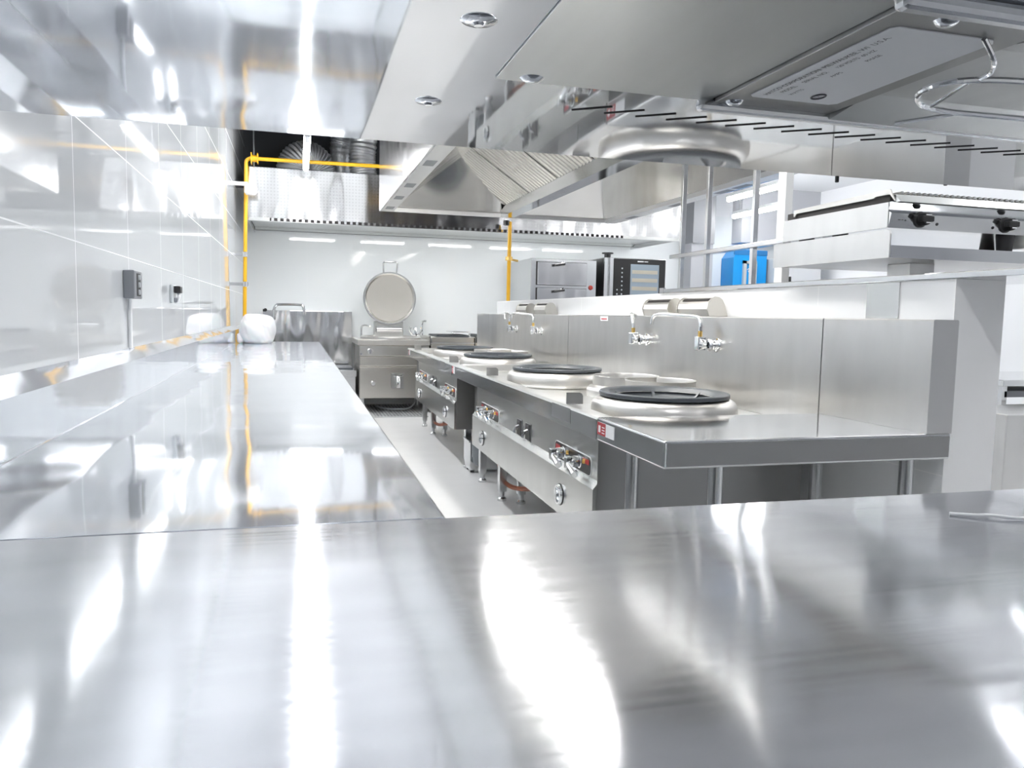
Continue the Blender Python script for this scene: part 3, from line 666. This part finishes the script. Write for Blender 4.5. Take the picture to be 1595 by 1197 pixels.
build(MB().tube([(1.01, 9.6, .49), (1.005, 9.58, .60), (1.02, 9.57, .62), (1.16, 9.57, .62), (1.178, 9.58, .60), (1.17, 9.6, .49)], .011, 10), 'lid_handle', S_PLAIN, lid)
build(MB().box(.90, 1.26, 9.62, 9.72, -.31, -.10, .008), 'hinge_box', S_BODY, t)
build(MB().cyl((.93, 9.58, -.20), (1.23, 9.58, -.20), .03, 14).box(.93, 1.23, 9.59, 9.62, -.24, -.16), 'hinge', S_PLAIN, t)
build(MB().tube(bez([(.755, 9.7, -.305), (.755, 9.7, -.19), (.78, 9.68, -.155), (.83, 9.62, -.155), (.85, 9.58, -.165)], 6), .012, 10), 'fill_tap', CHROME, t)
mb = MB().cyl((1.40, 9.55, -.305), (1.40, 9.55, -.20), .018, 12)
for a in (-1, 0, 1): mb.tube([(1.40, 9.55, -.27), (1.40+a*.05, 9.55, -.25), (1.40+a*.075, 9.54, -.20), (1.40+a*.06, 9.54, -.165)], .012, 10)
mb.lathe([(0, -.15), (.025, -.17), (.03, -.2), (0, -.21)], (1.40, 9.55, 0), 14)
build(mb, 'mixer_valve', CHROME, t)
# gas range next to it
t = thing('gas_stove', (1.85, 9.4, FL), 'low steel gas stove with black pan grates right of the boiling kettle', 'stove')
build(MB().box(1.50, 2.02, 9.0, 9.85, -1.04, -.27, .006), 'body', S_KET, t)
build(MB().box(1.495, 2.020, 8.99, 9.88, -.345, -.325, .002), 'front_edge', S_PLAIN, t)
for x in (1.56, 1.96):
    for y in (9.1, 9.75): build(MB().cyl((x, y, -1.16), (x, y, -1.04), .025, 12), 'leg', S_PLAIN, t)
mb = MB()
for k in range(15): mb.box(1.60+k*.026, 1.608+k*.026, 9.1, 9.7, -.268, -.245)
mb.box(1.585, 1.985, 9.1, 9.115, -.262, -.25).box(1.585, 1.985, 9.685, 9.7, -.262, -.25)
build(mb, 'pan_grate', IRON, t)
build(MB().box(1.79, 2.01, 9.2, 9.6, -.215, -.205).tube([(1.80, 9.2, -.21), (1.80, 9.2, -.245)], .008, 8).tube([(2.0, 9.2, -.21), (2.0, 9.2, -.245)], .008, 8), 'raised_grate', S_PLAIN, t)
build(MB().tube([(1.50, 9.05, -.27), (1.50, 9.0, -.29), (1.50, 8.985, -.33)], .012, 8), 'edge_strip', BLACK, t)
build(MB().tube(bez([(1.52, 9.8, -.27), (1.52, 9.8, -.12), (1.53, 9.78, -.09), (1.56, 9.75, -.09)], 5), .013, 10), 'fill_tap', CHROME, t)
t = thing('charcoal_grill', (2.25, 9.4, FL), 'steel grill unit with a black fire grate, half hidden behind the wok range', 'grill')
build(MB().box(2.03, 2.45, 9.0, 9.85, -1.04, -.27, .006), 'body', S_KET, t)
build(MB().box(2.1, 2.4, 9.1, 9.6, -.269, -.235), 'fire_grate', IRON, t)
build(MB().tube([(2.045, 9.05, -.262), (2.045, 8.985, -.28), (2.045, 8.985, -.33)], .012, 8), 'edge_strip', BLACK, t)
for x in (2.1, 2.4):
    for y in (9.1, 9.75): build(MB().cyl((x, y, -1.16), (x, y, -1.04), .025, 12), 'leg', S_PLAIN, t)
# sink unit in the back left corner
t = thing('sink_unit', (.12, 9.5, FL), 'low steel wok-sink unit with a tall wavy splash sheet in the back left corner', 'sink')
build(MB().box(-.40, .65, 9.84, 9.93, -.74, .008, .003), 'splash_sheet', S_WAVY, t)
build(MB().box(-.40, .65, 9.0, 9.84, -.73, -.66, .006), 'basin_top', S_PLAIN, t)
build(MB().box(-.38, .64, 9.03, 9.84, -1.05, -.73, .004), 'body', S_PLAIN, t)
build(MB().box(.45, .62, 9.2, 9.7, -.661, -.645), 'burner_grate', IRON, t)
for x in (-.34, .6):
    for y in (9.1, 9.75): build(MB().cyl((x, y, -1.16), (x, y, -1.05), .025, 12), 'leg', S_PLAIN, t)
build(MB().tube(bez([(-.27, 9.82, -.1), (-.27, 9.78, .02), (-.24, 9.76, .07), (-.2, 9.75, .078), (.03, 9.72, .078), (.065, 9.71, .06), (.075, 9.71, .02), (.08, 9.71, -.02)], 6), .016, 10).cyl((.08, 9.71, .0), (.08, 9.71, -.04), .026, 12), 'swing_tap', S_PLAIN, t)
build(MB().box(-.40, -.36, 9.80, 9.84, -.01, .02).lathe([(0, -.02), (.02, -.02), (.02, 0), (0, 0)], (-.37, 9.8, .01), 10, axis=1), 'tap_valve', BLACK, t)
# wrapped bundle at the end of the left counter
def blob(c, rad, seed, sq=.75):
    rng = random.Random(seed); ph = [rng.uniform(0, 6.28) for _ in range(9)]
    t_ = bmesh.new(); bmesh.ops.create_icosphere(t_, subdivisions=5, radius=1)
    for v in t_.verts:
        n = v.co.copy()
        s = [math.copysign(abs(a)**sq, a) for a in n]
        d = 1+.025*math.sin(5*n.x+ph[0]+3*n.z)+.02*math.sin(6*n.y+ph[1]+4*n.x)+.012*math.sin(11*n.z+ph[2]+6*n.x)+.005*math.sin(23*n.x+ph[3]+11*n.z)+.004*math.sin(29*n.y+19*n.z+ph[4])
        v.co = Vector((c[0]+s[0]*rad[0]*d, c[1]+s[1]*rad[1]*d, max(c[2]+s[2]*rad[2]*d, -.3098)))
    return t_
mb = MB(); mb._merge(blob((-.37, 7.82, -.185), (.165, .26, .155), 3), True)
mb._merge(blob((-.515, 7.70, -.26), (.035, .06, .048), 5), True)
tag(build(mb, 'wrapped_bundle', WRAP), 'white plastic-wrapped bundle lying on the far end of the left counter', 'bundle')
# floor drain grate and kettle hose
t = thing('drain_grate', (1.1, 9.2, FL), 'slotted steel floor drain grate in front of the boiling kettle', 'drain')
build(MB().box(.82, 1.40, 8.66, 9.85, FL+.0005, FL+.004), 'tray', GREYP, t)
mb = MB().box(.80, 1.42, 8.63, 8.66, FL+.0005, FL+.012).box(.80, .83, 8.66, 9.85, FL+.0005, FL+.012).box(1.39, 1.42, 8.66, 9.85, FL+.0005, FL+.012)
for k in range(15): mb.box(.845+k*.037, .860+k*.037, 8.66, 9.85, FL+.004, FL+.012)
build(mb, 'bars', mat('grate_steel', (.55, .56, .56), .4, .3), t)
tag(build(MB().tube(bez([(.92, 9.45, -1.13), (1.0, 9.3, -1.135), (1.12, 9.2, -1.135), (1.27, 9.22, -1.13), (1.36, 9.35, -1.08), (1.40, 9.5, -1.0)], 8), .012, 10), 'drain_hose', GREYS), 'grey hose lying over the floor grate below the boiling kettle', 'hose')
# steamer and oven on stands behind the partition
t = thing('steam_cabinet', (3.1, 9.4, FL), 'two-door steel steaming cabinet left of the black oven', 'steamer')
build(MB().box(2.67, 3.50, 8.9, 9.85, .05, .685, .006), 'body', S_PLAIN, t)
build(MB().box(2.72, 3.45, 9.0, 9.8, -1.16, .05), 'stand', S_PLAIN, t)
for z0, z1 in ((.375, .645), (.07, .335)):
    build(MB().box(2.735, 3.375, 8.895, 8.8995, z0-.005, z1+.005), 'door_gap', DARK, t)
    d = build(MB().box(2.745, 3.365, 8.87, 8.894, z0, z1, .004), 'door', S_HOODF, t)
    h = build(MB().lathe([(0, -.045), (.02, -.045), (.022, -.01), (.03, 0), (0, 0)], (3.07, 8.87, z1-.02), 16, axis=1), 'latch', CHROME, d)
    build(MB().tube([(3.07, 8.83, z1-.02), (2.94, 8.82, z1-.04)], .016, 10), 'handle', BLACK, d)
build(MB().lathe([(0, -.02), (.025, -.018), (.03, 0), (0, 0)], (3.43, 8.9, .355), 16, axis=1), 'red_lamp', mat('red_lamp', (.35, .03, .02), .2), t)
t = thing('combi_oven', (4.05, 9.4, FL), 'black glass fronted combi oven at the right end of the back wall', 'oven')
build(MB().box(3.60, 4.42, 8.9, 9.75, .0, .73, .006), 'body', S_PLAIN, t)
build(MB().box(3.597, 3.5995, 8.92, 9.7, .02, .72), 'side_sheet', BLACK, t)
build(MB().box(3.65, 4.38, 9.0, 9.7, -1.16, .0), 'stand', S_PLAIN, t)
d = build(MB().box(3.715, 4.40, 8.86, 8.899, .03, .72, .006), 'door', BLACK, t)
build(MB().box(3.93, 4.31, 8.856, 8.8597, .10, .655, .002), 'window', GLASS, d)
mb = MB()
for k in range(5): mb.box(3.95, 4.29, 8.8545, 8.8558, .14+k*.10, .185+k*.10)
build(mb, 'rack_runner', RACKG, d)
build(MB().box(3.66, 3.71, 8.865, 8.899, .02, .73, .004), 'handle_post', S_PLAIN, t)
mb = MB()
for k in range(7): mb.lathe([(0, -.004), (.009, -.003), (.01, 0), (0, 0)], (3.82, 8.86, .60-k*.052), 10, axis=1)
for k in range(3): mb.lathe([(0, -.004), (.009, -.003), (.01, 0), (0, 0)], (3.76, 8.86, .34-k*.052), 10, axis=1)
build(mb, 'touch_keys', GREYS, d)
build(MB().box(4.02, 4.10, 8.8575, 8.8598, .683, .697).box(4.11, 4.16, 8.8575, 8.8598, .685, .694), 'maker_mark', WHITEP, d)
build(MB().lathe([(0, .73), (.04, .73), (.04, .77), (.07, .775), (.07, .79), (0, .795)], (3.66, 8.95, 0), 20), 'vent_cap', BLACK, t)

# ------------------------------------------------------------------ left wall fittings
t = thing('control_box', (-.58, 3.15, .03), 'dark grey push-button control box on the left tiled wall', 'switch')
build(MB().box(-.600, -.562, 3.06, 3.205, .034, .136, .004), 'housing', GREYP, t)
build(MB().box(-.5625, -.5605, 3.10, 3.165, .044, .126, .0008), 'button_plate', RUBBER, t)
for z in (.112, .085, .058): build(MB().lathe([(0, .006), (.009, .005), (.010, 0), (0, 0)], (-.5605, 3.132, z), 14, axis=0), 'button', GREYS, t)
build(MB().cyl((-.592, 3.13, .034), (-.592, 3.13, -.146), .007, 10), 'conduit', WHITEP, t)
t = thing('wall_socket', (-.58, 4.2, .03), 'small grey wall socket with a plug, farther along the left tiled wall', 'socket')
build(MB().box(-.600, -.586, 4.12, 4.26, .028, .118, .004), 'socket_plate', GREYS, t)
build(MB().box(-.586, -.555, 4.15, 4.22, .078, .112, .005), 'plug', BLACK, t)
build(MB().box(-.586, -.572, 4.15, 4.23, .033, .055, .004), 'outlet', GREYP, t)
build(MB().tube(bez([(-.57, 4.18, .08), (-.562, 4.16, .06), (-.57, 4.17, .04), (-.585, 4.18, .035)], 5), .006, 8), 'cord', WHITEP, t)

# ------------------------------------------------------------------ far right background
t = thing('blue_cabinet', (6.05, 9.75, FL), 'tall bright blue cabinet with a grey inverted-U frame, seen between the rack posts', 'cabinet')
build(MB().prism([(5.80, FL), (5.80, .86), (5.88, .97), (6.32, .97), (6.32, FL)], 1, 9.62, 9.94), 'body', BLUE, t)
build(MB().box(5.94, 5.985, 9.58, 9.62, .30, .82).box(6.10, 6.145, 9.58, 9.62, .30, .82).box(5.94, 6.145, 9.58, 9.62, .78, .82), 'frame', GREYS, t)
build(MB().box(5.80, 6.32, 9.61, 9.6195, .90, .965), 'top_band', BLUED, t)
build(MB().tube(bez([(6.02, 9.615, .70), (6.045, 9.615, .715), (6.06, 9.615, .70), (6.035, 9.615, .68), (6.05, 9.615, .665), (6.075, 9.615, .67)], 5), .006, 6), 'white_mark', WHITEP, t)
t = thing('upright_fridge', (6.6, 9.6, FL), 'narrow grey upright refrigerator just right of the blue cabinet', 'refrigerator')
build(MB().box(6.36, 6.95, 9.3, 9.93, -1.08, .86, .008), 'body', GREYS, t)
build(MB().box(6.37, 6.94, 9.26, 9.299, -1.0, .85, .006), 'door', S_PLAIN, t)
build(MB().box(6.42, 6.45, 9.22, 9.26, .0, .6, .004), 'handle', BLACK, t)
for x in (6.42, 6.88):
    for y in (9.4, 9.85): build(MB().cyl((x, y, -1.16), (x, y, -1.08), .025, 10), 'foot', RUBBER, t)
t = thing('work_table', (4.9, 4.3, FL), 'steel work table seen past the end of the partition at the far right', 'table')
build(MB().box(4.40, 6.0, 3.98, 4.75, -.395, -.353, .004), 'table_top', S_LIP, t)
build(MB().box(4.46, 5.94, 4.02, 4.70, -.47, -.43), 'apron', GREYP, t)
for x in (4.46, 5.94):
    for y in (4.04, 4.69): build(MB().box(x-.02, x+.02, y-.02, y+.02, -1.16, -.395), 'leg', S_PLAIN, t)
tag(build(MB().box(3.86, 5.2, 3.45, 3.92, FL, -.503, .006), 'prep_counter', S_SATIN), 'grey steel base unit low at the right edge beyond the partition', 'counter')
